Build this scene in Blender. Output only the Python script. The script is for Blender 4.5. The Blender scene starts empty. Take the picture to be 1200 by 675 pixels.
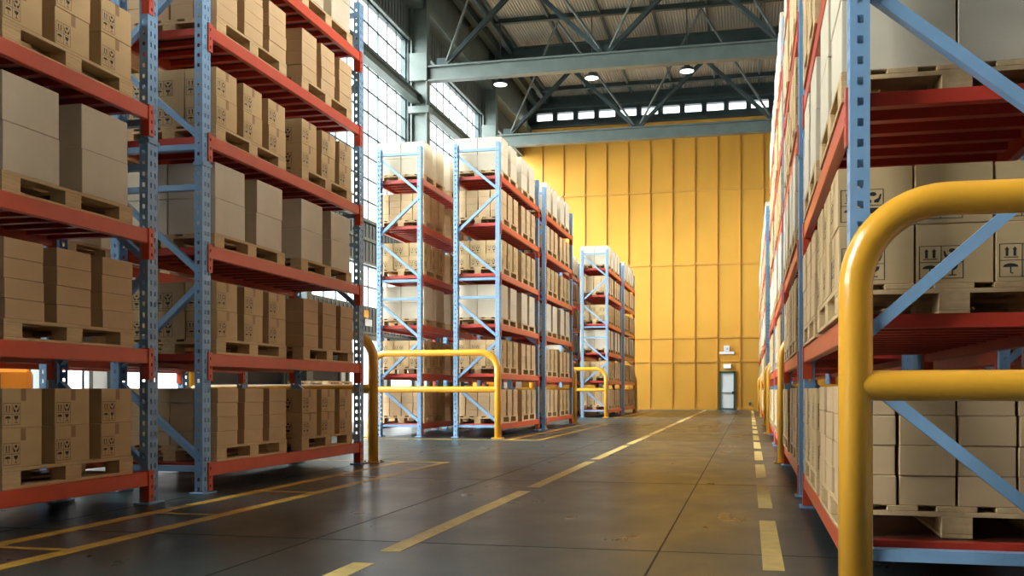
import bpy, bmesh, math, random
from mathutils import Vector, Matrix
random.seed(7)
S = 1.1                      # metres per working unit (the camera stands one unit above the floor)
C = bpy.context.scene.collection
TH = math.radians(13.28); CT, ST = math.cos(TH), math.sin(TH)
FPX = 1180.0; HX, HY = 600.0, 457.5

def project(x, y, z):
    d = y*CT - x*ST; r = x*CT + y*ST
    if d < 0.1: return None
    return HX + FPX*r/d, HY - FPX*(z-1)/d, d

# ------------------------------------------------------------------ materials
def mat(name, col, rough=0.5, metal=0.0, spec=0.5, var=0.0, vscale=3.0, bump=0.0, bscale=40.0, coat=0.0, island=0.0, stretch=(1,1,1)):
    m = bpy.data.materials.new(name); m.use_nodes = True
    nt = m.node_tree; b = nt.nodes['Principled BSDF']
    b.inputs['Roughness'].default_value = rough; b.inputs['Metallic'].default_value = metal
    b.inputs['Specular IOR Level'].default_value = spec
    b.inputs['Coat Weight'].default_value = coat
    tc = nt.nodes.new('ShaderNodeTexCoord'); mp = nt.nodes.new('ShaderNodeMapping')
    mp.inputs['Scale'].default_value = stretch
    nt.links.new(tc.outputs['Object'], mp.inputs['Vector'])
    n = nt.nodes.new('ShaderNodeTexNoise'); n.inputs['Scale'].default_value = vscale; n.inputs['Detail'].default_value = 5
    nt.links.new(mp.outputs['Vector'], n.inputs['Vector'])
    r = nt.nodes.new('ShaderNodeMapRange'); r.inputs['To Min'].default_value = 1-var; r.inputs['To Max'].default_value = 1+var
    r.inputs['From Min'].default_value = .3; r.inputs['From Max'].default_value = .7
    nt.links.new(n.outputs['Fac'], r.inputs['Value'])
    fac = r.outputs['Result']
    if island:
        g = nt.nodes.new('ShaderNodeNewGeometry'); r2 = nt.nodes.new('ShaderNodeMapRange')
        r2.inputs['To Min'].default_value = 1-island; r2.inputs['To Max'].default_value = 1+island
        nt.links.new(g.outputs['Random Per Island'], r2.inputs['Value'])
        mu = nt.nodes.new('ShaderNodeMath'); mu.operation = 'MULTIPLY'
        nt.links.new(fac, mu.inputs[0]); nt.links.new(r2.outputs['Result'], mu.inputs[1]); fac = mu.outputs[0]
    vm = nt.nodes.new('ShaderNodeVectorMath'); vm.operation = 'SCALE'; vm.inputs[0].default_value = col[:3]
    nt.links.new(fac, vm.inputs['Scale']); nt.links.new(vm.outputs['Vector'], b.inputs['Base Color'])
    if bump:
        n2 = nt.nodes.new('ShaderNodeTexNoise'); n2.inputs['Scale'].default_value = bscale; n2.inputs['Detail'].default_value = 4
        nt.links.new(mp.outputs['Vector'], n2.inputs['Vector'])
        bp = nt.nodes.new('ShaderNodeBump'); bp.inputs['Strength'].default_value = bump; bp.inputs['Distance'].default_value = .01
        nt.links.new(n2.outputs['Fac'], bp.inputs['Height']); nt.links.new(bp.outputs['Normal'], b.inputs['Normal'])
    return m

M = {}
M['blue'] = mat('blue_powder_coat', (.215,.36,.54), .36, var=.05, vscale=6, bump=.05)
M['red'] = mat('red_powder_coat', (.62,.080,.034), .30, var=.06, vscale=5)
M['yellow'] = mat('yellow_gloss_paint', (.78,.36,.03), .24, var=.04, vscale=3, coat=.3)
M['redbar_shaded'] = mat('shaded_red_shelf_bar', (.50,.04,.02), .4)  # beam red made darker, shade under the shelves put into the colour
M['shade_maroon'] = mat('shade_maroon_shelf_panel', (.07,.018,.012), .35)  # panel added in a dark colour to deepen the shade under shelves
M['card_m'] = mat('brown_cardboard', (.57,.385,.19), .75, spec=.25, var=.05, vscale=2.5, bump=.08, bscale=60, island=.05, stretch=(1,1,3))
M['card_p'] = mat('tan_cardboard', (.58,.385,.205), .72, spec=.25, var=.05, vscale=2.5, bump=.08, bscale=60, island=.05, stretch=(1,1,3))
M['card_q'] = mat('pale_cardboard', (.64,.54,.395), .75, spec=.25, var=.05, vscale=3, bump=.08, bscale=60, island=.04)
M['wood'] = mat('pallet_wood', (.60,.41,.21), .7, spec=.25, var=.12, vscale=5, bump=.1, island=.08, stretch=(3,1,8))
M['tape'] = mat('brown_tape', (.33,.17,.07), .4)
M['ink'] = mat('black_ink', (.02,.018,.015), .6)
M['steel'] = mat('grey_green_steel', (.115,.14,.125), .40, metal=.0, var=.14, vscale=2.0, bump=.1, bscale=12)
M['braceteel'] = mat('brown_grey_steel', (.10,.11,.095), .45, var=.15)
M['darksteel'] = mat('dark_green_steel', (.035,.055,.055), .45, var=.2, vscale=2.0)
M['roof'] = mat('galvanised_roof_sheet', (.42,.38,.31), .45, metal=.3, var=.1, vscale=.2)
M['wallgrey'] = mat('grey_wall_cladding', (.12,.125,.12), .6, var=.08, vscale=.8)
M['apron'] = mat('pale_concrete_apron', (.5,.5,.48), .8, var=.1)
M['white'] = mat('white_panel', (.80,.82,.82), .5, var=.02)
M['black'] = mat('black_rubber', (.012,.012,.013), .6)
M['ywall'] = mat('yellow_wall_sheet', (.62,.305,.045), .30, var=.05, vscale=.35, bump=.12, bscale=.6)
M['ytrim'] = mat('yellow_wall_rib', (.58,.28,.045), .4)
M['doorgreen'] = mat('dark_green_door_frame', (.03,.085,.075), .4)
M['line'] = mat('yellow_floor_paint', (.60,.36,.05), .42, var=.22, vscale=6, bump=.1)
M['line2'] = mat('worn_yellow_floor_paint', (.68,.50,.17), .5, var=.14, vscale=7, bump=.1)
M['orange'] = mat('orange_machine_paint', (.80,.28,.02), .35)
M['lampbody'] = mat('dark_lamp_body', (.05,.06,.06), .4)

def glass_mat():
    m = bpy.data.materials.new('window_glass'); m.use_nodes = True; nt = m.node_tree
    nt.nodes.clear()
    o = nt.nodes.new('ShaderNodeOutputMaterial'); mx = nt.nodes.new('ShaderNodeMixShader')
    t = nt.nodes.new('ShaderNodeBsdfTransparent'); t.inputs['Color'].default_value = (.95,.98,.98,1)
    g = nt.nodes.new('ShaderNodeBsdfGlossy'); g.inputs['Roughness'].default_value = .05
    mx.inputs[0].default_value = .05
    nt.links.new(t.outputs[0], mx.inputs[1]); nt.links.new(g.outputs[0], mx.inputs[2])
    nt.links.new(mx.outputs[0], o.inputs[0]); return m
M['glass'] = glass_mat()

def emit_mat(name, col, st):
    m = bpy.data.materials.new(name); m.use_nodes = True; b = m.node_tree.nodes['Principled BSDF']
    b.inputs['Base Color'].default_value = (*col,1); b.inputs['Emission Color'].default_value = (*col,1)
    b.inputs['Emission Strength'].default_value = st; return m
M['lamp'] = emit_mat('lamp_lens', (1,.98,.93), 3)
M['exit'] = emit_mat('exit_sign_face', (.75,.85,.72), .6)

def floor_mat():
    m = bpy.data.materials.new('polished_concrete'); m.use_nodes = True; nt = m.node_tree
    b = nt.nodes['Principled BSDF']; L = nt.links
    tc = nt.nodes.new('ShaderNodeTexCoord')
    def noise(sc, det=6, stretch=(1,1,1), rough=.6):
        mp = nt.nodes.new('ShaderNodeMapping'); mp.inputs['Scale'].default_value = stretch
        L.new(tc.outputs['Object'], mp.inputs[0])
        n = nt.nodes.new('ShaderNodeTexNoise'); n.inputs['Scale'].default_value = sc; n.inputs['Detail'].default_value = det
        n.inputs['Roughness'].default_value = rough
        L.new(mp.outputs[0], n.inputs['Vector']); return n.outputs['Fac']
    big = noise(.28, 5); mid = noise(1.6, 8, (1,.6,1)); fine = noise(90, 2); grit = noise(42, 3, rough=.6)
    cr = nt.nodes.new('ShaderNodeValToRGB'); e = cr.color_ramp.elements
    e[0].position = .38; e[0].color = (.022,.034,.035,1); e[1].position = .70; e[1].color = (.054,.074,.066,1)
    mx = nt.nodes.new('ShaderNodeMath'); mx.operation = 'MULTIPLY_ADD'; mx.inputs[1].default_value = .45
    ad = nt.nodes.new('ShaderNodeMath'); ad.operation = 'MULTIPLY'; ad.inputs[1].default_value = .55
    L.new(mid, ad.inputs[0]); L.new(big, mx.inputs[0]); L.new(ad.outputs[0], mx.inputs[2]); L.new(mx.outputs[0], cr.inputs[0])
    L.new(cr.outputs[0], b.inputs['Base Color'])
    mr = nt.nodes.new('ShaderNodeMapRange'); mr.inputs['From Min'].default_value = .3; mr.inputs['From Max'].default_value = .7
    mr.inputs['To Min'].default_value = .26; mr.inputs['To Max'].default_value = .38
    L.new(mid, mr.inputs[0]); L.new(mr.outputs[0], b.inputs['Roughness'])
    b.inputs['Specular IOR Level'].default_value = .42
    b1 = nt.nodes.new('ShaderNodeBump'); b1.inputs['Strength'].default_value = .20; b1.inputs['Distance'].default_value = .004
    L.new(grit, b1.inputs['Height'])
    b2 = nt.nodes.new('ShaderNodeBump'); b2.inputs['Strength'].default_value = .12; b2.inputs['Distance'].default_value = .003
    L.new(fine, b2.inputs['Height']); L.new(b1.outputs[0], b2.inputs['Normal']); L.new(b2.outputs[0], b.inputs['Normal'])
    return m
M['floor'] = floor_mat()

# ------------------------------------------------------------------ mesh helpers (working units, scaled by S on build)
class MB:
    def __init__(s): s.bm = bmesh.new()
    def box(s, x0,x1,y0,y1,z0,z1, bev=0.0, mi=0):
        b = s.bm
        v = [b.verts.new(p) for p in ((x0,y0,z0),(x1,y0,z0),(x1,y1,z0),(x0,y1,z0),(x0,y0,z1),(x1,y0,z1),(x1,y1,z1),(x0,y1,z1))]
        fs = [b.faces.new([v[i] for i in f]) for f in ((3,2,1,0),(4,5,6,7),(0,1,5,4),(1,2,6,5),(2,3,7,6),(3,0,4,7))]
        for f in fs: f.material_index = mi
        if bev: bmesh.ops.bevel(b, geom=list({e for f in fs for e in f.edges}), offset=bev, segments=1, affect='EDGES', profile=.5, material=-1)
        return s
    def bar(s, p, q, w, h, up=(0,0,1), mi=0):
        p = Vector(p); q = Vector(q); d = (q-p).normalized(); u = Vector(up)
        a = d.cross(u)
        if a.length < 1e-4: a = d.cross(Vector((1,0,0)))
        a.normalize(); c = a.cross(d).normalized(); a *= w/2; c *= h/2
        v = [s.bm.verts.new(t) for t in (p-a-c,p+a-c,p+a+c,p-a+c,q-a-c,q+a-c,q+a+c,q-a+c)]
        for f in ((3,2,1,0),(4,5,6,7),(0,1,5,4),(1,2,6,5),(2,3,7,6),(3,0,4,7)):
            fc = s.bm.faces.new([v[i] for i in f]); fc.material_index = mi
        return s
    def poly(s, pts, mi=0):
        f = s.bm.faces.new([s.bm.verts.new(p) for p in pts]); f.material_index = mi; return s
    def tube(s, path, r, n=20, cap=True, smooth=True):
        path = [Vector(p) for p in path]; rings = []
        t0 = (path[1]-path[0]).normalized()
        a = t0.orthogonal().normalized(); b = t0.cross(a)
        prev = t0
        for i, p in enumerate(path):
            if i == 0: t = t0
            elif i == len(path)-1: t = (path[i]-path[i-1]).normalized()
            else: t = ((path[i+1]-path[i]).normalized()+(path[i]-path[i-1]).normalized()).normalized()
            q = prev.rotation_difference(t); a = q @ a; b = q @ b; prev = t
            rings.append([s.bm.verts.new(p + a*math.cos(k*2*math.pi/n)*r + b*math.sin(k*2*math.pi/n)*r) for k in range(n)])
        for i in range(len(rings)-1):
            for k in range(n):
                f = s.bm.faces.new((rings[i][k], rings[i][(k+1)%n], rings[i+1][(k+1)%n], rings[i+1][k])); f.smooth = smooth
        if cap: s.bm.faces.new(rings[0][::-1]); s.bm.faces.new(rings[-1])
        return s
    def lathe(s, cx, cy, prof, n=28):
        rings = [[s.bm.verts.new((cx+r*math.cos(k*2*math.pi/n), cy+r*math.sin(k*2*math.pi/n), z)) for k in range(n)] for r, z in prof]
        for i in range(len(rings)-1):
            for k in range(n):
                f = s.bm.faces.new((rings[i][k], rings[i][(k+1)%n], rings[i+1][(k+1)%n], rings[i+1][k])); f.smooth = True
        s.bm.faces.new(rings[0][::-1]); s.bm.faces.new(rings[-1]); return s
    def mesh(s, name, mats, fixn=True):
        if fixn: bmesh.ops.recalc_face_normals(s.bm, faces=s.bm.faces[:])
        bmesh.ops.scale(s.bm, vec=(S,S,S), verts=s.bm.verts[:])
        me = bpy.data.meshes.new(name); s.bm.to_mesh(me); s.bm.free()
        for m in (mats if isinstance(mats,(list,tuple)) else [mats]): me.materials.append(m)
        return me
    def build(s, name, mats, parent=None, loc=None, fixn=True):
        return link(name, s.mesh(name, mats, fixn), parent, loc)

def link(name, me, parent=None, loc=None):
    o = bpy.data.objects.new(name, me); C.objects.link(o)
    if parent: o.parent = parent
    if loc: o.location = Vector(loc)*S
    return o
def tag(o, label=None, cat=None, group=None, kind=None):
    if label: o['label'] = label
    if cat: o['category'] = cat
    if group: o['group'] = group
    if kind: o['kind'] = kind
    return o
def empty(name, loc, label=None, cat=None, group=None):
    o = bpy.data.objects.new(name, None); C.objects.link(o); o.location = Vector(loc)*S; o.empty_display_size = .2
    return tag(o, label, cat, group)
def copy_tree(o, parent=None):
    c = o.copy(); C.objects.link(c)
    if parent: c.parent = parent
    for ch in KIDS.get(o.name, []):
        k = copy_tree(ch, c)
        KIDS.setdefault(c.name, []).append(k)
    return c
KIDS = {}
def kids_of(root):
    KIDS.clear()
    for o in bpy.data.objects:
        if o.parent: KIDS.setdefault(o.parent.name, []).append(o)
def struct(o): o['kind'] = 'structure'; return o

# ------------------------------------------------------------------ building shell
XW, XE, YF, YB, ZR = -11.9, 13.6, 52.7, -15.6, 16.6
COLY = [-15.6+10*i for i in range(8)]       # -15.6 .. 54.4
COLY = [y for y in (-5.6,4.4,14.4,24.4,34.4,44.4)]
m = MB().box(XW-.3, XE+.3, YB-.3, YF+.3, -.3, 0); struct(m.build('floor', M['floor']))
m = MB()
for x in [-.55+2.3*k for k in range(-5,7)]: m.box(x-.006, x+.006, YB, YF, 0, .0012)
for y in [6.3+4.6*k for k in range(-4,11)]: m.box(XW, XE, y-.006, y+.006, 0, .0012)
struct(m.build('trim_1', M['black']))
# corrugated roof
bm_ = MB(); n = int((XE-XW+.4)/.03); prev = None
for i in range(n+1):
    x = XW-.2+i*.03; z = ZR + (.05 if (i//2)%2 else 0)
    a = bm_.bm.verts.new((x,YB-.2,z)); b = bm_.bm.verts.new((x,YF+.2,z))
    if prev: bm_.bm.faces.new((prev[0],prev[1],b,a))
    prev = (a,b)
struct(bm_.build('ceiling', M['roof'], fixn=False))

def wall_with_bands(name, x0, x1, bands, material):
    m = MB()
    for z0, z1 in bands: m.box(x0, x1, YB, YF, z0, z1)
    return struct(m.build(name, material))
GL = [(3.65,5.05),(6.4,13.6)]; ZE0 = 9.0
w = wall_with_bands('wall_left', XW-.3, XW, [(2.85,3.65),(5.05,6.4),(13.6,14.7)], M['wallgrey'])
wall_with_bands('wall_left_eaves_shaded', XW-.3, XW, [(14.7,ZR+.1)], M['darksteel'])  # top band coloured dark to stand in for backlit shade above the windows
DOCK = [(13.4,16.2),(17.0,19.8),(28.6,31.4),(32.2,35.0)]      # open dock doorways
m = MB(); y = YB
for a,b in DOCK: m.box(XW-.3, XW, y, a, 0, 2.85); m.box(XW-.3,XW,a,b,2.6,2.85); y = b
m.box(XW-.3, XW, y, YF, 0, 2.85); struct(m.build('wall_left_dock', M['white']))
struct(MB().box(XW-20, XW-.3, YB-5, YF+5, -.3, -.02).build('floor_outside', M['apron']))
for i,(a,b) in enumerate(DOCK):
    o = MB(); o.box(XW-.05,XW+.1,a-.12,a,0,2.7); o.box(XW-.05,XW+.1,b,b+.12,0,2.7); o.box(XW-.05,XW+.1,a-.12,b+.12,2.6,2.75)
    struct(o.build('door_%d'%(20+i), M['steel']))
wall_with_bands('wall_right', XE, XE+.3, [(0,ZE0),(13.6,ZR+.1)], M['wallgrey'])
m = MB().box(XW-.3, XE+.3, YB-.3, YB, 0, ZR+.1); struct(m.build('wall_back', M['wallgrey']))
# cladding ribs on the grey bands of the left wall
m = MB()
for k in range(int((YF-YB)/.3)):
    y = YB+.1+.3*k
    for z0,z1 in ((2.86,3.64),(5.06,6.39),(13.62,14.69)): m.box(XW, XW+.03, y, y+.05, z0, z1)
m.box(XW, XW+.12, YB, YF, 2.78, 2.86); m.box(XW,XW+.12,YB,YF,5.0,5.07); m.box(XW,XW+.14,YB,YF,6.33,6.42); m.box(XW,XW+.1,YB,YF,13.55,13.64)
m.box(XW, XW+.1, YB, YF, 5.75, 5.85)
struct(m.build('trim_2', M['steel']))
# windows, one per bay and band
ys = [YB]+COLY+[YF]; wn = 0
def window(x, side, y0, y1, z0, z1):
    global wn; wn += 1
    w = MB(); xc = x - .15*side
    w.box(xc-.06,xc+.06,y0,y1,z0,z0+.06); w.box(xc-.06,xc+.06,y0,y1,z1-.06,z1)
    w.box(xc-.06,xc+.06,y0,y0+.06,z0,z1); w.box(xc-.06,xc+.06,y1-.06,y1,z0,z1)
    o = struct(w.build('window_%d'%wn, M['darksteel']))
    g = MB(); ny = max(1, round((y1-y0)/.9)); nz = max(1, round((z1-z0)/.72))
    for i in range(1,ny): y = y0+(y1-y0)*i/ny; g.box(xc-.02,xc+.02,y-.026,y+.026,z0,z1)
    for i in range(1,nz): z = z0+(z1-z0)*i/nz; g.box(xc-.02,xc+.02,y0,y1,z-.024,z+.024)
    g.build('glazing_bar', M['darksteel'], o)
    MB().box(xc-.006,xc+.006,y0+.02,y1-.02,z0+.02,z1-.02).build('window_glass', M['glass'], o)
for i in range(len(ys)-1):
    a, b = ys[i]+(.15 if i else 0), ys[i+1]-(.15 if i < len(ys)-2 else 0)
    if b < -5: continue
    for z0,z1 in GL: window(XW, 1, a, b, z0, z1)
    window(XE, -1, a, b, ZE0, 13.6)  # unseen right-hand windows, sill height set to let fill light in
m = MB()
for y in COLY:
    for z0,z1 in GL: m.box(XW-.3,XW,y-.15,y+.15,z0,z1)
    m.box(XE,XE+.3,y-.15,y+.15,ZE0,13.6)
struct(m.build('trim_3', M['darksteel']))
m = MB()
for z0,z1 in GL: m.box(XW-.3,XW,YB,COLY[0],z0,z1)
m.box(XE,XE+.3,YB,COLY[0],ZE0,13.6); struct(m.build('wall_infill_near', M['wallgrey']))
# crane runway girder and columns
for nm, xa, sg in (('left',XW,1),('right',XE,-1)):
    m = MB()
    X = lambda t: xa+sg*t
    def bb(a,b,*r): m.box(min(X(a),X(b)),max(X(a),X(b)),*r)
    bb(.12,.45,YB,YF,11.56,11.6); bb(.26,.31,YB,YF,11.3,11.6); bb(.12,.45,YB,YF,11.26,11.3); bb(.24,.33,YB,YF,11.6,11.66)
    struct(m.build('trim_runway_'+nm, M['steel']))
def column(x, sg, y):
    t = empty('steel_column', (x,y,0))
    m = MB(); a, b = (x+.08*sg, x+.7*sg); lo, hi = min(a,b), max(a,b)
    m.box(lo,hi,-.02,.02,0,ZR); m.box(lo,lo+.05,-.16,.16,0,ZR); m.box(hi-.05,hi,-.16,.16,0,ZR)
    bmesh.ops.translate(m.bm, vec=(-x,0,0), verts=m.bm.verts[:])
    m.build('column_shaft', M['steel'], t)
    c = MB().box(-.1+min(0,0), .1, -.2,.2, 0,0.9); c.bm.free()
    g = MB(); g.box((lo-x)-.02,(hi-x)+.02,-.22,.22,12.05,13.05,bev=.01); g.build('gusset_box', M['steel'], t)
    g = MB(); g.box((lo-x)-.05,(hi-x)+.1,-.24,.24,10.9,11.15,bev=.01); g.build('bracket', M['steel'], t)
    g = MB(); g.box((lo-x)-.1,(hi-x)+.1,-.3,.3,0,.05); g.build('base_plate', M['steel'], t)
    return t
for y in COLY:
    near = {34.4:'nearer visible green-grey steel column on the left window wall', 44.4:'farther green-grey steel column on left window wall near the yellow wall'}
    tag(column(XW,1,y), near.get(y,'green-grey steel column between the tall windows on the left'), 'column', 'columns along the window wall')
    tag(column(XE,-1,y), 'green-grey steel column on the far right side wall', 'column', 'columns along the right wall')

# roof trusses
def hsec(m, p, q, w, h, t=.03, up=(0,1,0)):
    p = Vector(p); q = Vector(q); d = (q-p).normalized(); u = Vector(up); a = d.cross(u).normalized()
    m.bar(p, q, t, h, up)
    m.bar(p+u*h/2, q+u*h/2, w, t, up); m.bar(p-u*h/2, q-u*h/2, w, t, up)
XN = [-10.65+5.83*k for k in range(5)]      # bottom nodes
def truss(y):
    t = empty('roof_truss', (0,y,0))
    m = MB()
    m.box(XW+.6,XE-.6,-.03,.03,12.05,12.55); m.box(XW+.6,XE-.6,-.17,.17,12.03,12.08); m.box(XW+.6,XE-.6,-.17,.17,12.52,12.58)
    m.build('bottom_chord', M['steel'], t)
    m = MB(); m.box(XW+.1,XE-.1,-.08,.08,15.3,16.45); m.box(XW+.1,XE-.1,-.16,.16,15.28,15.36); m.box(XW+.1,XE-.1,-.16,.16,15.9,15.96); m.box(XW+.1,XE-.1,-.16,.16,16.4,16.5)
    m.build('top_chord', M['darksteel'], t)
    for k, x in enumerate(XN):
        for s in (-1,1):
            xt = x + s*2.915
            if xt < XW+.3 or xt > XE-.3: continue
            m = MB(); hsec(m, (x+s*.12,0,12.62),(xt-s*.05,0,15.3),.14,.18); m.build('diagonal', M['darksteel'], t)
            m = MB(); m.bar((x+s*.1,0,12.65),(xt,-3.35,16.3),.06,.08); m.build('knee_brace', M['braceteel'], t)
        g = MB(); g.box(x-.22,x+.22,-.05,.05,12.55,12.85); g.build('gusset', M['darksteel'], t)
    return t
TR = {34.4:'nearer roof truss with grey bottom beam spanning above the aisle', 44.4:'farther roof truss just in front of the yellow end wall'}
t0 = truss(COLY[0]); kids_of(t0)
for i, y in enumerate(COLY):
    t = t0 if i == 0 else copy_tree(t0)
    t.location = Vector((0,y,0))*S; tag(t, TR.get(y,'roof truss overhead nearer than the one in view'), 'truss', 'roof trusses')
# purlins
m0 = MB(); m0.box(XW,XE,-.05,.05,0,.22); m0.box(XW,XE,-.1,.1,0,.03); me = m0.mesh('purlin', M['darksteel'])
for y in COLY+[54.4-.2]:
    for k,off in enumerate((-6.67,-3.33)):
        if y+off < YF-.3:
            lab = 'dark roof purlin between trusses below corrugated sheeting'
            tag(link('roof_purlin', me, None, (0,y+off,ZR-.22)), lab, 'purlin', 'purlins under the roof sheets')
me = MB().box(-.05,.05,YB,YF,ZR-.14,ZR-.01).mesh('rafter', M['darksteel'])
for k in range(12):
    x = -10.3+2.15*k
    if x < XE-.3: tag(link('roof_rib', me, None, (x,0,0)), 'long dark roof rib running down the hall under the corrugated sheets', 'rib', 'long roof ribs')
# dark eaves beam along left wall at roof
m = MB(); m.box(XW,XW+.55,YB,YF,14.7,15.0); m.box(XW+.3,XW+.36,YB,YF,15.0,ZR); struct(m.build('trim_4', M['steel']))
m = MB(); m.box(XW+.7,XW+1.0,YB,YF,16.1,16.45); m.box(XW+1.3,XW+1.5,YB,YF,16.2,16.45); struct(m.build('trim_5', M['darksteel']))

# far wall: yellow sheets, ribs, transom windows
X0T = -11.2
m = MB(); m.box(XW-.3,XE+.3,YF,YF+.3,0,14.95); struct(m.build('wall_far', M['ywall']))
m = MB(); m.box(XW-.3,XE+.3,YF-.05,YF+.3,14.95,15.3); m.box(XW-.3,XE+.3,YF-.05,YF+.3,15.82,ZR+.1)
m.box(XW,XE,YF-.3,YF,15.95,16.15); m.box(XW,XE,YF-.22,YF,15.0,15.12)
m.box(XW-.3,X0T,YF-.05,YF+.3,15.2,15.9)
struct(m.build('trim_6', M['darksteel']))
m = MB(); xr = []
base = -(878.5-685.8)/1212.5*53.4
for k in range(-6,22):
    x = base+1.145*k
    if x > XE: break
    if x < XW: continue
    m.box(x-.026,x+.026,YF-.06,YF,0,14.95); xr.append(x)
for z in (2.49,3.73,7.5,11.3): m.box(XW,XE,YF-.06,YF,z-.045,z+.045)
m.box(XW,XE,YF-.05,YF,0,.1)
struct(m.build('trim_7', M['ytrim']))
k = 0; x = X0T
pit = 1.115
while x < XE-1:
    wn += 1
    w = MB(); y0,y1 = YF-.05, YF+.3
    w.box(x,x+.13,y0,y1,15.3,15.82); w.box(x+pit-.13,x+pit,y0,y1,15.3,15.82); w.box(x,x+pit,y0,y1,15.3,15.36); w.box(x,x+pit,y0,y1,15.77,15.82)
    o = struct(w.build('window_%d'%wn, M['darksteel']))
    MB().box(x+.12,x+pit-.12,YF+.1,YF+.11,15.34,15.8).build('window_glass', M['glass'], o)
    x += pit
# door in the far wall
def wx(px, y):   # X on plane Y=y for photo column px
    k = (px-HX)/FPX
    return (k*y*CT - y*ST)/(CT + k*ST)
dx0, dx1 = wx(843,YF), wx(861.7,YF)
d = MB(); yy=YF
d.box(dx0,dx0+.09,yy-.1,yy,0,1.98); d.box(dx1-.09,dx1,yy-.1,yy,0,1.98); d.box(dx0,dx1,yy-.1,yy,1.88,1.98); d.box(dx0,dx1,yy-.1,yy,0,.04)
do = struct(d.build('door_1', M['doorgreen']))
MB().box(dx0+.08,dx1-.08,yy-.05,yy-.01,.03,1.9).build('door_leaf', M['white'], do)
MB().box(dx0+.08,dx1-.1,yy-.11,yy-.08,.86,.9).build('push_bar', M['wallgrey'], do)
MB().box(dx1-.16,dx1-.06,yy-.13,yy-.05,.82,.95).build('door_handle', M['black'], do)
MB().box(dx0+.08,dx1-.08,yy-.07,yy-.04,.03,.09).build('kick_plate', M['steel'], do)
ex = empty('exit_sign', (wx(852.3,YF),YF-.1,2.12), 'small pale lit exit sign box on yellow wall above door', 'sign')
MB().box(-.19,.19,-.03,.1,0,.22,bev=.01).build('sign_box', M['white'], ex)
e = MB(); e.box(-.16,.16,-.04,-.03,.03,.19); e.build('lit_face', M['exit'], ex)
sg = empty('wall_sign', (wx(851.5,YF),YF-.06,2.86), 'small white square sign over white strip above the exit sign', 'sign')
MB().box(-.14,.14,-.03,0,.14,.42).build('square_panel', M['white'], sg)
MB().box(-.37,.37,-.03,0,0,.12).build('strip_panel', M['white'], sg)
a = MB(); a.bar((-.07,-.035,.34),(.05,-.035,.24),.01,.03,(0,1,0)); a.bar((.05,-.035,.33),(.05,-.035,.22),.01,.03,(0,1,0)); a.bar((-.03,-.035,.235),(.065,-.035,.235),.01,.03,(0,1,0)); a.build('arrow_mark', M['ink'], sg)
o = MB().box(-.05,.05,-.06,0,-.07,.07,bev=.015).build('call_point', M['darksteel'], None, (wx(879,YF),YF,.32)); tag(o,'small dark call point low on yellow wall right of door','call point')

# dock doors and signs along left wall, behind racks
dn = 1
for y0,y1 in ((-3,1),(7,10.6),(20.4,24.1),(25.9,27.8),(36,39.5)):
    dn += 1
    o = MB(); o.box(XW,XW+.12,y0-.1,y0,0,2.5); o.box(XW,XW+.12,y1,y1+.1,0,2.5); o.box(XW,XW+.12,y0-.1,y1+.1,2.4,2.5)
    oo = struct(o.build('door_%d'%dn, M['steel']))
    q = MB(); q.box(XW,XW+.05,y0,y1,0,2.4)
    for i in range(12): q.box(XW+.05,XW+.065,y0,y1,.1+.19*i,.26+.19*i)
    q.build('shutter', M['black'], oo)
sgn = empty('dock_sign', (XW+.04,30.1,3.05), 'yellow and white notice on the grey cladding beyond left guardrail', 'sign')
MB().box(0,.02,-.25,.15,.26,.5).build('yellow_panel', M['yellow'], sgn)
MB().box(0,.02,-.15,.45,0,.22).build('white_panel', M['white'], sgn)

# hanging lamps
lm = empty('high_bay_lamp', (0,0,0))
MB().lathe(0,0,[(.02,2.6),(.02,.3)]).build('cable', M['lampbody'], lm)
MB().lathe(0,0,[(.29,0),(.3,.04),(.26,.12),(.12,.2),(.08,.32)]).build('lamp_housing', M['lampbody'], lm)
MB().lathe(0,0,[(.2,-.035),(.27,-.02),(.27,.0)]).build('lamp_lens', M['lamp'], lm)
kids_of(lm); first = True
nm = {-10.15:'leftmost',-6.3:'middle',-2.45:'rightmost'}
for y in (40.9,30.9,20.9,10.9,.9):
    for x in (-10.15,-6.3,-2.45,1.4,5.25,9.1):
        if y < 40 or x > 0:
            continue
        o = lm if first else copy_tree(lm); first = False
        o.location = Vector((x,y,13.8))*S
        tag(o, nm[x]+' of the three round white lamps hanging beyond the nearer truss', 'lamp', 'round high bay lamps')

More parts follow.
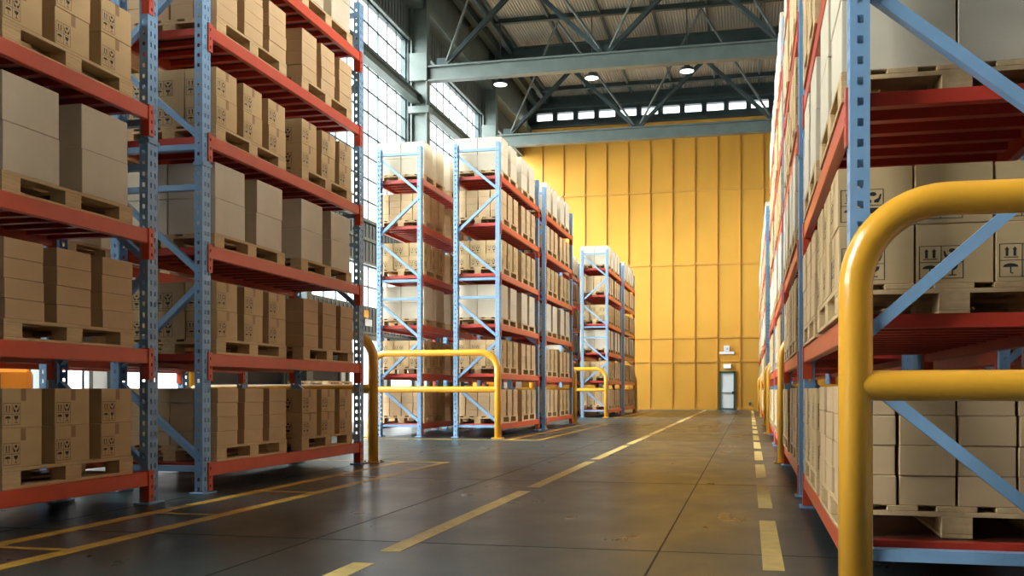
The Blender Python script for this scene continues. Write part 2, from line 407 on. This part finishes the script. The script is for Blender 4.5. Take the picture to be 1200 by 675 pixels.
# ------------------------------------------------------------------ racks
LV = [.29,1.36,2.41,3.49,4.56,5.56]; BL = 4.15; HT = 6.24
def perf(m, o, u, w, holes, hw, hh, pitch=.095, h=HT):
    """perforated sheet: origin o, horizontal axis u, width w, hole centres along u"""
    o = Vector(o); u = Vector(u); cuts = [0]
    for c in holes: cuts += [c-hw/2, c+hw/2]
    cuts.append(w)
    n = int(h/pitch)
    zc = [0]
    for k in range(n): zc += [k*pitch+(pitch-hh)/2, k*pitch+(pitch+hh)/2]
    zc.append(h)
    V = [[m.bm.verts.new(o+u*c+Vector((0,0,z))) for c in cuts] for z in zc]
    for i in range(len(zc)-1):
        for j in range(len(cuts)-1):
            if i%2 == 1 and j%2 == 1: continue
            m.bm.faces.new((V[i][j],V[i][j+1],V[i+1][j+1],V[i+1][j]))
def upright_mesh(front):
    m = MB(); W, D = .15, .083
    xo = 0.0; xi = -D if front else D
    perf(m, (xo,0,0), (0,1,0), W, (.045,.105), .02, .042)
    ux = (-1,0,0) if front else (1,0,0)
    perf(m, (xo,0,0), ux, D, (D/2,), .027, .037)
    perf(m, (xo,W,0), ux, D, (D/2,), .027, .037)
    bmesh.ops.remove_doubles(m.bm, verts=m.bm.verts[:], dist=.0005)
    bmesh.ops.recalc_face_normals(m.bm, faces=m.bm.faces[:])
    bmesh.ops.solidify(m.bm, geom=m.bm.faces[:], thickness=.004)
    a,b = min(xo,xi),max(xo,xi)
    # splice collar
    m.box(a-.012,b+.012,-.012,0,3.17,3.2); m.box(a-.012,b+.012,W,W+.012,3.17,3.2)
    if front: m.box(b,b+.012,-.012,W+.012,3.17,3.2)
    else: m.box(a-.012,a,-.012,W+.012,3.17,3.2)
    return m.mesh('upright', M['blue'], fixn=False)
def rack(loc):
    t = empty('pallet_rack', loc)
    um = {True:upright_mesh(True), False:upright_mesh(False)}
    pm = MB().box(-.12,.04,-.05,.2,0,.018,bev=.004).mesh('base_plate', M['blue'])
    for y in (0, BL-.15):
        for f in (True, False):
            o = link('upright', um[f], t, (1.0 if f else 0, y, 0))
            link('base_plate', pm, o, (0 if f else .08,0,0))
        yc = y+.075
        for dz in (0,3.12):
            for z in (.24,2.97): MB().bar((.06,yc,z+dz),(.94,yc,z+dz),.07,.055).build('horizontal_strut', M['blue'], t)
            for (xa,za,xb,zb) in ((.94,.33,.06,1.06),(.06,1.25,.94,2.03),(.94,2.14,.06,2.88)):
                MB().bar((xa,yc,za+dz),(xb,yc,zb+dz),.07,.055,(0,0,1)).build('diagonal_brace', M['blue'], t)
    def beam(f):
        m = MB(); s = 1 if f else -1
        a, b = (-.05,.006) if f else (-.006,.05)
        m.box(a,b,.155,BL-.155,-.125,0,bev=.006)
        # beam face runs over the near flange of the far upright
        m2 = MB()
        return m.mesh('beam', M['red'])
    bmesh_ = {True:beam(True), False:beam(False)}
    def conn(f, near):
        m = MB(); s = 1 if f else -1
        fx0, fx1 = (.004,.016) if f else (-.016,-.004)
        if near: ya, yb = .085,.155
        else: ya, yb = BL-.155, BL-.085
        # plate on the upright face with three slots
        zc = [-.265,-.235,-.205,-.15,-.12,-.065,-.035,.01]
        ym = (ya+yb)/2
        m.box(fx0,fx1,ya,ym-.01,-.265,.01); m.box(fx0,fx1,ym+.01,yb,-.265,.01)
        for i in range(0,8,2): m.box(fx0,fx1,ym-.01,ym+.01,zc[i],zc[i+1])
        # inward leg
        y = yb if near else ya
        xa, xb = (-.06,.016) if f else (-.016,.06)
        m.box(xa,xb,y-.006,y+.006,-.265,.01)
        return m.mesh('beam_connector', M['red'])
    cm = {(f,n):conn(f,n) for f in (True,False) for n in (True,False)}
    sb = MB(); n = 15
    for k in range(n):
        y = .2+(BL-.4)*k/(n-1); sb.box(.05,.95,y-.035,y+.035,-.066,-.012 if 0<k<n-1 else 0)
    sb = sb.mesh('shelf_bars', M['redbar_shaded']); sp = MB().box(.05,.95,.236,BL-.236,-.012,-.002).mesh('shelf_panel', M['shade_maroon'])
    for z in LV:
        for f in (True,False):
            o = link('beam', bmesh_[f], t, (1.0 if f else 0,0,z))
            for nn in (True,False): link('beam_connector', cm[(f,nn)], o)
        link('shelf_bars', sb, t, (0,0,z)); link('shelf_panel', sp, t, (0,0,z))
    return t
LA = [3.84,8.74,20.53,25.4,37.15,42.05]; RA = [4.87,9.77,14.6,19.45,29.5,34.35,40.3,45.15]
RK = []
onm = ['first','second','third','fourth','fifth','sixth','seventh','eighth']
for i,y in enumerate(LA):
    RK.append(dict(x=-6.12,y=y,side='L',row='a',nm=onm[i]+' left rack',i=i))
for i,y in enumerate(LA):
    RK.append(dict(x=-7.85,y=y,side='L',row='b',nm=onm[i]+' left rear rack',i=i))
for i,y in enumerate(RA):
    RK.append(dict(x=.454,y=y,side='R',row='a',nm=onm[i]+' right rack',i=i))
for i,y in enumerate(RA[:4]):
    RK.append(dict(x=2.18,y=y,side='R',row='b',nm=onm[i]+' right rear rack',i=i))
proto = rack((0,0,0)); kids_of(proto)
def rlabel(r):
    side = 'left' if r['side']=='L' else 'right'
    if r['row']=='a': return 'blue and red pallet rack facing the aisle, %s from the camera on the %s' % (['nearest','second','third','fourth','fifth','sixth','seventh','eighth'][r['i']], side)
    return 'blue and red pallet rack in the back row, %s from the camera on the %s' % (['nearest','second','third','fourth','fifth','sixth'][r['i']], side)
for k,r in enumerate(RK):
    t = proto if k == 0 else copy_tree(proto)
    t.location = Vector((r['x'],r['y'],0))*S
    tag(t, rlabel(r), 'rack', 'pallet racks on the %s side' % ('left' if r['side']=='L' else 'right'))

# ------------------------------------------------------------------ pallets
PL, PW, PH = 1.55, 1.06, .153
def pallet_parts():
    t = empty('wooden_pallet',(0,0,0))
    m = MB(); xs = [0]
    for bw, gp in ((.14,.075),(.14,.09-.005),(.18,.085),(.14,.075),(.14,0)): 
        m.box(xs[-1],xs[-1]+bw,0,PL,.127,PH,bev=.003); xs.append(xs[-1]+bw+gp)
    for y in (0,.68,PL-.19): m.box(0,PW,y,y+.19,.105,.127)
    m.build('top_deck', M['wood'], t)
    bk = MB().box(0,.14,0,.19,.022,.105,bev=.003).mesh('block', M['wood'])
    for x in (0,.46,PW-.14):
        for y in (0,.68,PL-.19): link('block', bk, t, (x,y,0))
    bb = MB().box(0,.14,0,PL,0,.022,bev=.003).mesh('bottom_board', M['wood'])
    for x in (0,.46,PW-.14): link('bottom_board', bb, t, (x,0,0))
    m = MB(); xs = [0]
    for bw, gp in ((.14,.075),(.14,.085),(.18,.085),(.14,.075),(.14,0)):
        m.box(xs[-1],xs[-1]+bw,0,PL,.127,PH); xs.append(xs[-1]+bw+gp)
    for y in (0,.68,PL-.19): m.box(0,PW,y,y+.19,.105,.127)
    for x in (0,.46,PW-.14):
        for y in (0,.68,PL-.19): m.box(x,x+.14,y,y+.19,.022,.105)
        m.box(x,x+.14,0,PL,0,.022)
    return t, m.mesh('wooden_pallet', M['wood'])
pt, pal_lite = pallet_parts(); kids_of(pt); pt_used = False
shelfn = ['bottom','second','third','fourth','fifth','top']

# ------------------------------------------------------------------ cartons
def label_geo(m, P, w, h, mi):
    """2x2 grid of handling marks; P(u,v) maps sheet coordinates (0..1) to a point"""
    def rect(u0,v0,u1,v1): m.poly([P(u0,v0),P(u1,v0),P(u1,v1),P(u0,v1)], mi)
    def pg(pts): m.poly([P(*p) for p in pts], mi)
    t = .02; 
    for v in (0,.5-t/2,1-t): rect(0,v,1,v+t)
    for u in (0,.5-t/2,1-t): rect(u,t,u+t,1-t)
    # arrows (upper left)
    rect(.1,.58,.42,.605)
    for c in (.17,.34):
        rect(c-.03,.63,c+.03,.82); pg([(c-.055,.82),(c+.055,.82),(c,.91)])
    # hands holding ball (upper right)
    pg([(.75+.085*math.cos(a*math.pi/5),.845+.065*math.sin(a*math.pi/5)) for a in range(10)])
    for s in (-1,1):
        pts = [(.75+s*.03,.58),(.75+s*.13,.58),(.75+s*.18,.70),(.75+s*.20,.84),(.75+s*.165,.84),(.75+s*.13,.72),(.75+s*.03,.66)]
        pg(pts if s == 1 else pts[::-1])
    # umbrella (lower left)
    pts = [(.25+.17*math.cos(a*math.pi/8),.30+.11*math.sin(a*math.pi/8)) for a in range(9)]; pg(pts)
    rect(.235,.12,.265,.31); rect(.265,.10,.31,.135)
    # goblet (lower right)
    pg([(.62,.42),(.88,.42),(.86,.32),(.79,.25),(.71,.25),(.64,.32)][::-1]); rect(.735,.12,.765,.26); rect(.66,.09,.84,.12)
def carton_geo(m, kind, lx, ly, lz, which):
    if which == 'body': m.box(0,lx,0,ly,0,lz,bev=.004)
    if kind != 'M': return
    e = .0012
    if which == 'tape':
        for x in (lx+e, -e): m.poly([(x,ly*.45,lz*.68),(x,ly*.58,lz*.68),(x,ly*.58,lz-.003),(x,ly*.45,lz-.003)])
        m.poly([(0,ly*.45,lz+e),(lx,ly*.45,lz+e),(lx,ly*.58,lz+e),(0,ly*.58,lz+e)])
    if which == 'label':
        lw, lh, z0 = .165, .158, .022
        pass
    lw, lh, z0 = .165, .158, .022
    if which == 'labelR': label_geo(m, lambda u,v:(lx+e, .012+u*lw, z0+v*lh), 1,1,0)
    if which == 'labelL': label_geo(m, lambda u,v:(-e, ly-.012-u*lw, z0+v*lh), 1,1,0)
    if which == 'labelE': label_geo(m, lambda u,v:(.014+u*.2, -e, z0+v*lh), 1,1,0)
DIM = {'P':(.255,.41,.1435),'M':(.347,.41,.285),'Q':(.525,.60,.352)}
CM = {'P':M['card_p'],'M':M['card_m'],'Q':M['card_q']}
GEO = {}; PM = {}
for kd,(lx,ly,lz) in DIM.items():
    for wh in ('body','tape','labelR','labelL','labelE'):
        if kd != 'M' and wh != 'body': continue
        m = MB(); carton_geo(m, kd, lx, ly, lz, wh)
        if wh == 'body': bmesh.ops.recalc_face_normals(m.bm, faces=m.bm.faces[:])
        m.bm.verts.index_update()
        GEO[kd,wh] = ([v.co.copy() for v in m.bm.verts], [[v.index for v in f.verts] for f in m.bm.faces])
        PM[kd,wh] = m.mesh({'body':'carton','tape':'tape_strip'}.get(wh,'handling_marks'), {'body':CM[kd],'tape':M['tape']}.get(wh,M['ink']), fixn=(wh=='body'))
YC = {'P':(0,.555,1.11),'M':(0,.555,1.11),'Q':(0,.86)}
NX = {'P':4,'M':3,'Q':2}; NL = {'P':4,'M':2,'Q':2}
PAT = [['P','M','Q','M','P','Q'],['M','P','Q','M','P','Q']]
cart = []   # candidate cartons
npal = 0; HIDP = []
for r in RK:
    for lv,z in enumerate(LV):
        for pi,py in enumerate((.32,2.28)):
            wxp, wyp = r['x']-(.085 if r['side']=='L' else .022), r['y']+py-.02
            jx, jy = random.uniform(-.012,.012), random.uniform(-.015,.015)
            wxp += jx; wyp += jy
            pr = [project(wxp+a*PW, wyp+b*PL, z+.08) for a in (0,1) for b in (0,1)]
            vis = any(p and -5 < p[0] < 1205 and -5 < p[1] < 680 for p in pr)
            dist = min((p[2] for p in pr if p), default=99)
            if not vis and not (z < 5 and r['y'] < 16): 
                pass
            if vis:
                hidden = (r['row']=='b' and ((r['side']=='L' and r['i'] in (3,5)) or (r['side']=='R' and r['i']>1)))
                if not hidden or True:
                    lab = 'unseen light-wood pallet with cartons, %s pallet on the %s shelf, %s' % (('near','far')[pi], shelfn[lv], r['nm'])
                    if dist < 15:
                        if not pt_used: o = pt; pt_used = True
                        else: o = copy_tree(pt)
                        o.location = Vector((wxp,wyp,z))*S
                    else: o = link('wooden_pallet', pal_lite, None, (wxp,wyp,z))
                    tag(o, lab, 'pallet', 'loaded pallets on the racks')
            else:  # out of view, added so the loads block light leaking into the bays
                if r['y'] > 16: continue
                tag(link('wooden_pallet', pal_lite, None, (wxp,wyp,z)), 'unseen light-wood pallet with cartons, %s pallet on the %s shelf, %s' % (('near','far')[pi], shelfn[lv], r['nm']), 'pallet', 'loaded pallets on the racks')
            kd = PAT[pi][lv]; lx,ly,lz = DIM[kd]
            xoff = 0 if kd != 'Q' else 0
            gx = (PW - NX[kd]*lx)/(NX[kd]-1) if NX[kd] > 1 else 0
            for xi in range(NX[kd]):
                for yi,yo in enumerate(YC[kd]):
                    for li in range(NL[kd]):
                        x = wxp + xi*(lx+gx)+random.uniform(-.003,.003); y = wyp+yo+.01+random.uniform(-.008,.008); zz = z+PH+li*(lz+.0015)
                        front = (xi == NX[kd]-1) if r['side']=='L' else (xi == 0)
                        fi = (NX[kd]-1-xi) if r['side']=='L' else xi
                        end = (yi == 0 and pi == 0)
                        p = project(x+lx/2,y+ly/2,zz+lz/2)
                        inv = p and -15 < p[0] < 1215 and -25 < p[1] < 700
                        # a cluster face that can be seen: front column, or the near end of a run not hidden by the rack before it
                        seen = inv and (front or (end and (r['i'] in (0,2,4) or (r['side']=='L' and r['i']==1) or (r['side']=='R' and r['i']==1))))
                        if r['row']=='b': seen = inv and end and r['side']=='L' and r['i']==2 or (inv and front and r['side']=='L' and r['i']==2)
                        area = 0 if not p else (ly*.6+lx)*lz/(p[2]**2)*(1 if front else .8)
                        if r['row']=='b': area *= .9
                        cart.append(dict(k=kd,x=x,y=y,z=zz,seen=bool(seen),area=area,r=r,lv=lv,pi=pi,yi=yi,li=li,fi=fi))
names = {'P':('flat_carton','flat plain tan carton','carton','plain flat cartons stacked four high'),
         'M':('printed_carton','brown carton with black handling marks','carton','printed cartons stacked two high'),
         'Q':('large_carton','large plain pale carton','carton','large pale cartons')}
layn = {'P':('lowest','second','third','top'),'M':('lower','upper'),'Q':('lower','upper')}
coln = {'P':('near','middle','far'),'M':('near','middle','far'),'Q':('near','far')}
depn = ('','one back,','two back,','rearmost,')
short = {'P':'flat tan carton','M':'marked brown carton','Q':'large pale carton'}
for kd in 'PMQ':
    L = sorted([c for c in cart if c['k']==kd and c['seen']], key=lambda c:-c['area'])[:300]
    ids = {id(c) for c in L}
    nmk,_,cat,grp = names[kd]
    for c in L:
        o = link(nmk, PM[kd,'body'], None, (c['x'],c['y'],c['z']))
        o.name = nmk
        if kd == 'M':
            link('tape_strip', PM['M','tape'], o); link('handling_marks', PM['M','labelR' if c['r']['side']=='L' else 'labelL'], o); link('handling_marks', PM['M','labelE'], o)
        pos = ('near','far')[c['pi']]
        lab = '%s, %s layer, %s column, %s %s pallet, %s shelf, %s' % (short[kd], layn[kd][c['li']], coln[kd][c['yi']], depn[c['fi']], pos, shelfn[c['lv']], c['r']['nm'])
        lab = lab.replace(',  ',', ').replace('  ',' ')
        if len(lab.split()) > 16: lab = lab.replace(' layer,',',').replace(' column,',' column')
        if len(lab.split()) > 16: lab = lab.replace(' carton,',',')
        if len(lab.split()) > 16: lab = lab.replace(' shelf,',',')
        tag(o, lab, cat, grp)
    rest = [c for c in cart if c['k']==kd and id(c) not in ids]
    V = []; F = []; MI = []; mats = [CM[kd]]
    for wi,wh in enumerate(('body','tape','labelR','labelL','labelE')):
        if (kd,wh) not in GEO: continue
        if wi: mats.append(M['tape'] if wh=='tape' else M['ink'])
        gv,gf = GEO[kd,wh]
        for c in rest:
            if wi and not c['seen']: continue
            if wh in ('labelL','labelR') and (wh == 'labelR') != (c['r']['side']=='L'): continue
            o0 = len(V); off = Vector((c['x'],c['y'],c['z']))
            V += [tuple((v+off)*S) for v in gv]; F += [[i+o0 for i in f] for f in gf]; MI += [wi]*len(gf)
    me = bpy.data.meshes.new(nmk+'s'); me.from_pydata(V,[],F); me.polygons.foreach_set('material_index', MI)
    for mm in mats: me.materials.append(mm)
    o = link(nmk+'s', me); tag(o, {'P':'the remaining flat tan cartons deep in and far along the racks','M':'the remaining brown printed cartons deep in and far along the racks','Q':'the remaining large pale cartons deep in and far along the racks'}[kd], 'cartons', None, 'stuff')
print('cartons', len(cart), {k:sum(1 for c in cart if c['k']==k and c['seen']) for k in 'PMQ'})

# ------------------------------------------------------------------ guardrails
def guard(w=2.8):
    t = empty('guardrail',(0,0,0)); R = .36; H = 1.785; r = .069
    path = [(0,0,.0),(0,0,H-R)]
    for k in range(1,13):
        a = math.pi/2*k/12; path.append((R-R*math.cos(a),0,H-R+R*math.sin(a)))
    for k in range(0,13):
        a = math.pi/2*(1-k/12); path.append((w-R+R*math.cos(a),0,H-R+R*math.sin(a)))
    path.append((w,0,0))
    MB().tube(path, r, 32).build('hoop', M['yellow'], t)
    MB().tube([(.01,0,1.02),(w-.01,0,1.02)], r*.93, 28, cap=False).build('middle_rail', M['yellow'], t)
    pm = MB().box(-.12,.12,-.1,.1,0,.02,bev=.005).mesh('base_plate', M['yellow'])
    for x in (0,w):
        o = link('base_plate', pm, t, (x,0,0))
        b = MB()
        for sx in (-.09,.09):
            for sy in (-.07,.07): b.lathe(sx,sy,[(.014,.02),(.014,.034),(.006,.036)],8)
        b.build('bolt', M['steel'], o)
    return t
g0 = guard(); kids_of(g0)
GD = [(-7.87,13.12,'yellow tube guardrail at the far end of the second left rack'),
      (-7.87,20.2,'yellow tube guardrail standing in front of the two middle racks'),
      (-7.92,29.85,'yellow tube guardrail at the far end of the fourth left rack'),
      (-7.92,36.65,'small looking yellow guardrail before the farthest left racks'),
      (-7.92,46.55,'yellow guardrail at the far end of the last left rack'),
      (.43,4.42,'large yellow tube guardrail in the right foreground'),
      (.44,14.27,'yellow guardrail post between second and third right racks'),
      (.44,23.95,'yellow guardrail post at the end of the fourth right rack'),
      (.44,29.15,'yellow guardrail post before the fifth right rack'),
      (.44,38.8,'yellow guardrail post at the end of the sixth right rack'),
      (.44,49.6,'farthest yellow guardrail post on the right near end wall')]
for i,(x,y,l) in enumerate(GD):
    t = g0 if i == 0 else copy_tree(g0)
    t.location = Vector((x,y,0))*S; tag(t, l, 'guardrail', 'yellow guardrails')

# ------------------------------------------------------------------ floor markings
def line(name, rects, lab):
    m = MB()
    for x0,x1,y0,y1 in rects: m.box(x0,x1,y0,y1,0.0,.0025)
    return tag(m.build(name, M['line']), lab, 'floor marking')
def ladder(y0,y1,step,off, xl):
    r = [(-4.8,-4.68,y0,y1),(-4.18,-4.06,y0,y1)]
    y = off
    while y < y1:
        if y > y0: r.append((-4.68,-4.18,y-.035,y+.035))
        y += step
    return r
line('lane_marking', ladder(-4,13.35,1.83,-1.82,0)+[(-8.4,-4.06,13.35,13.45)], 'yellow double line with cross ties along the near left racks')
line('lane_marking', ladder(19.8,29.9,1.83,21.6,0)+[(-8.4,-4.06,19.7,19.8)], 'yellow double line along the middle left racks')
line('lane_marking', ladder(36.3,46.8,1.83,37,0), 'yellow double line along the farthest left racks')
y = 10.17-4.27*3; me = MB().box(-2.24,-2.11,0,3.85,0,.0025).mesh('centre_line_dash', M['line2']); k = 0
cd = []
while y < 49: cd.append(y); y += 4.27
for k,y in enumerate(cd):
    if y+3.85 < 4: continue
    o = link('centre_line_dash', me, None, (0,y,0))
    tag(o, 'long yellow dash in the middle of the aisle, %s from the camera' % ['nearest','second','third','fourth','fifth','sixth','seventh','eighth','ninth','tenth','eleventh','twelfth'][k-2 if k>=2 else 0], 'floor marking', 'long centre line dashes')
me = MB().box(.072,.19,0,2.18,0,.0025).mesh('short_dash', M['line2'])
ordn = ['nearest','second','third','fourth','fifth','sixth','seventh','eighth','ninth','tenth','eleventh','twelfth','thirteenth','fourteenth','fifteenth','sixteenth']
y = 5.77; k = 0
while y < 50:
    o = link('short_dash', me, None, (0,y,0)); tag(o, 'short yellow floor dash beside right racks, %s from the camera' % ordn[k], 'floor marking', 'short dashes by the right racks'); y += 3.01; k += 1

# ------------------------------------------------------------------ things behind the left racks
for k in range(8):
    o = link('wooden_pallet', pal_lite, None, (-11.0,22.7,.0+k*.154))
    tag(o, 'empty wooden pallet in the stack by the dock wall, %s from the floor' % ordn[k].replace('nearest','first'), 'pallet', 'empty pallets stacked by the dock wall')
def forklift():
    t = empty('forklift',(0,0,0))
    m = MB(); m.box(-.45,.45,-1.0,-.35,.18,1.3,bev=.06); m.build('counterweight', M['orange'], t)
    m = MB(); m.box(-.42,.42,-.4,.75,.2,.62,bev=.03); m.box(-.42,.42,.45,.75,.6,1.15,bev=.04); m.build('body', M['orange'], t)
    m = MB(); m.box(-.2,.2,-.35,.12,.62,.75,bev=.03); m.box(-.2,.2,-.38,-.25,.7,1.22,bev=.03); m.build('seat', M['black'], t)
    m = MB(); m.tube([(-.38,-.8,1.25),(-.38,-.5,2.0),(-.38,.55,2.0),(-.38,.7,1.1)],.035,10); m.tube([(.38,-.8,1.25),(.38,-.5,2.0),(.38,.55,2.0),(.38,.7,1.1)],.035,10)
    for k in range(7): m.box(-.38,.38,-.45+.16*k,-.41+.16*k,1.98,2.02)
    m.build('overhead_guard', M['black'], t)
    m = MB()
    for x in (-.32,.22): m.box(x,x+.1,.82,.96,.08,2.1)
    for z in (.3,1.2,2.0): m.box(-.32,.32,.84,.94,z,z+.08)
    m.build('mast', M['darksteel'], t)
    for x in (-.25,.15):
        m = MB(); m.box(x,x+.1,1.0,1.95,.06,.1); m.box(x,x+.1,.98,1.02,.06,.7); m.build('fork', M['darksteel'], t)
    for x in (-.42,.42):
        for y,rr in ((.6,.26),(-.65,.22)):
            m = MB(); m.tube([(x-.09,y,rr),(x+.09,y,rr)], rr, 24); m.build('wheel', M['black'], t)
    m = MB(); m.tube([(0,.38,1.2),(0,.4,1.22)],.16,20); m.build('steering_wheel', M['black'], t)
    m = MB(); m.box(-.46,-.449,-.75,-.6,.5,1.22); m.box(.449,.46,-.75,-.6,.5,1.22); m.box(-.08,.08,-1.012,-1.0,.5,1.22); m.build('cooling_slot', M['black'], t)
    return t
fk = forklift(); kids_of(fk)
fk.location = Vector((-10.2,12.0,0))*S; fk.rotation_euler.z = math.radians(38)
tag(fk,'orange forklift behind the nearest left rack by dock wall','forklift')
f2 = copy_tree(fk); f2.location = Vector((-9.9,36.3,0))*S; f2.rotation_euler.z = math.radians(35)
tag(f2,'orange forklift far behind the middle left racks','forklift')

# ------------------------------------------------------------------ light
w = bpy.data.worlds.new('sky'); bpy.context.scene.world = w; w.use_nodes = True
bg = w.node_tree.nodes['Background']; bg.inputs[0].default_value = (.97,.99,1.0,1); bg.inputs[1].default_value = 2.6
def portal(x, sgn, z0, z1):
    l = bpy.data.lights.new('window_portal','AREA'); l.shape = 'RECTANGLE'; l.size = (YF-COLY[0])*S; l.size_y = (z1-z0)*S
    l.cycles.is_portal = True
    o = bpy.data.objects.new('window_portal', l); C.objects.link(o)
    o.location = (x*S, (YF+COLY[0])/2*S, (z0+z1)/2*S)
    o.rotation_euler = (math.pi/2, 0, math.pi/2*(-sgn) ) 
    return o
# light emits along local -Z: left wall must shine towards +X
for z0,z1 in GL:
    o = portal(XW-.32, 1, z0, z1)
    o.matrix_world = Matrix.Translation(o.location) @ Matrix(((0,0,-1,0),(1,0,0,0),(0,-1,0,0),(0,0,0,1)))
o = portal(XE+.32, -1, ZE0, 13.6)
o.matrix_world = Matrix.Translation(o.location) @ Matrix(((0,0,1,0),(-1,0,0,0),(0,-1,0,0),(0,0,0,1)))

def daylight(name, frm, angle, energy, col):
    l = bpy.data.lights.new(name,'SUN'); l.energy = energy; l.angle = math.radians(angle); l.color = col
    o = bpy.data.objects.new(name, l); C.objects.link(o); o.location = (-30,0,20)
    o.rotation_euler = Vector(frm).to_track_quat('Z','Y').to_euler()
daylight('hazy_sun', (-1,-.58,.66), 80, 30, (.95,.99,1.0))
daylight('fill_sun_east', (1,.28,.5), 60, 20, (1,.98,.95))  # second sun added as fill for the fronts of the left racks
l = bpy.data.lights.new('dock_portal','AREA'); l.shape = 'RECTANGLE'; l.size = (35-13.4)*S; l.size_y = 2.6*S; l.cycles.is_portal = True
o = bpy.data.objects.new('dock_portal', l); C.objects.link(o); o.location = ((XW-.32)*S, 24.2*S, 1.3*S)
o.matrix_world = Matrix.Translation(o.location) @ Matrix(((0,0,-1,0),(1,0,0,0),(0,-1,0,0),(0,0,0,1)))
# ------------------------------------------------------------------ camera
cam = bpy.data.cameras.new('camera'); co = bpy.data.objects.new('camera', cam); C.objects.link(co)
cam.sensor_width = 36; cam.lens = 36*FPX/1200; cam.shift_y = (HY-337.5)/1200; cam.clip_start = .05; cam.clip_end = 300
co.location = (0,0,S); co.rotation_euler = (math.pi/2,0,TH)
bpy.context.scene.camera = co
vs = bpy.context.scene.view_settings; vs.view_transform = 'Standard'; vs.look = 'None'; vs.gamma = 1; vs.use_curve_mapping = False; vs.exposure = .32
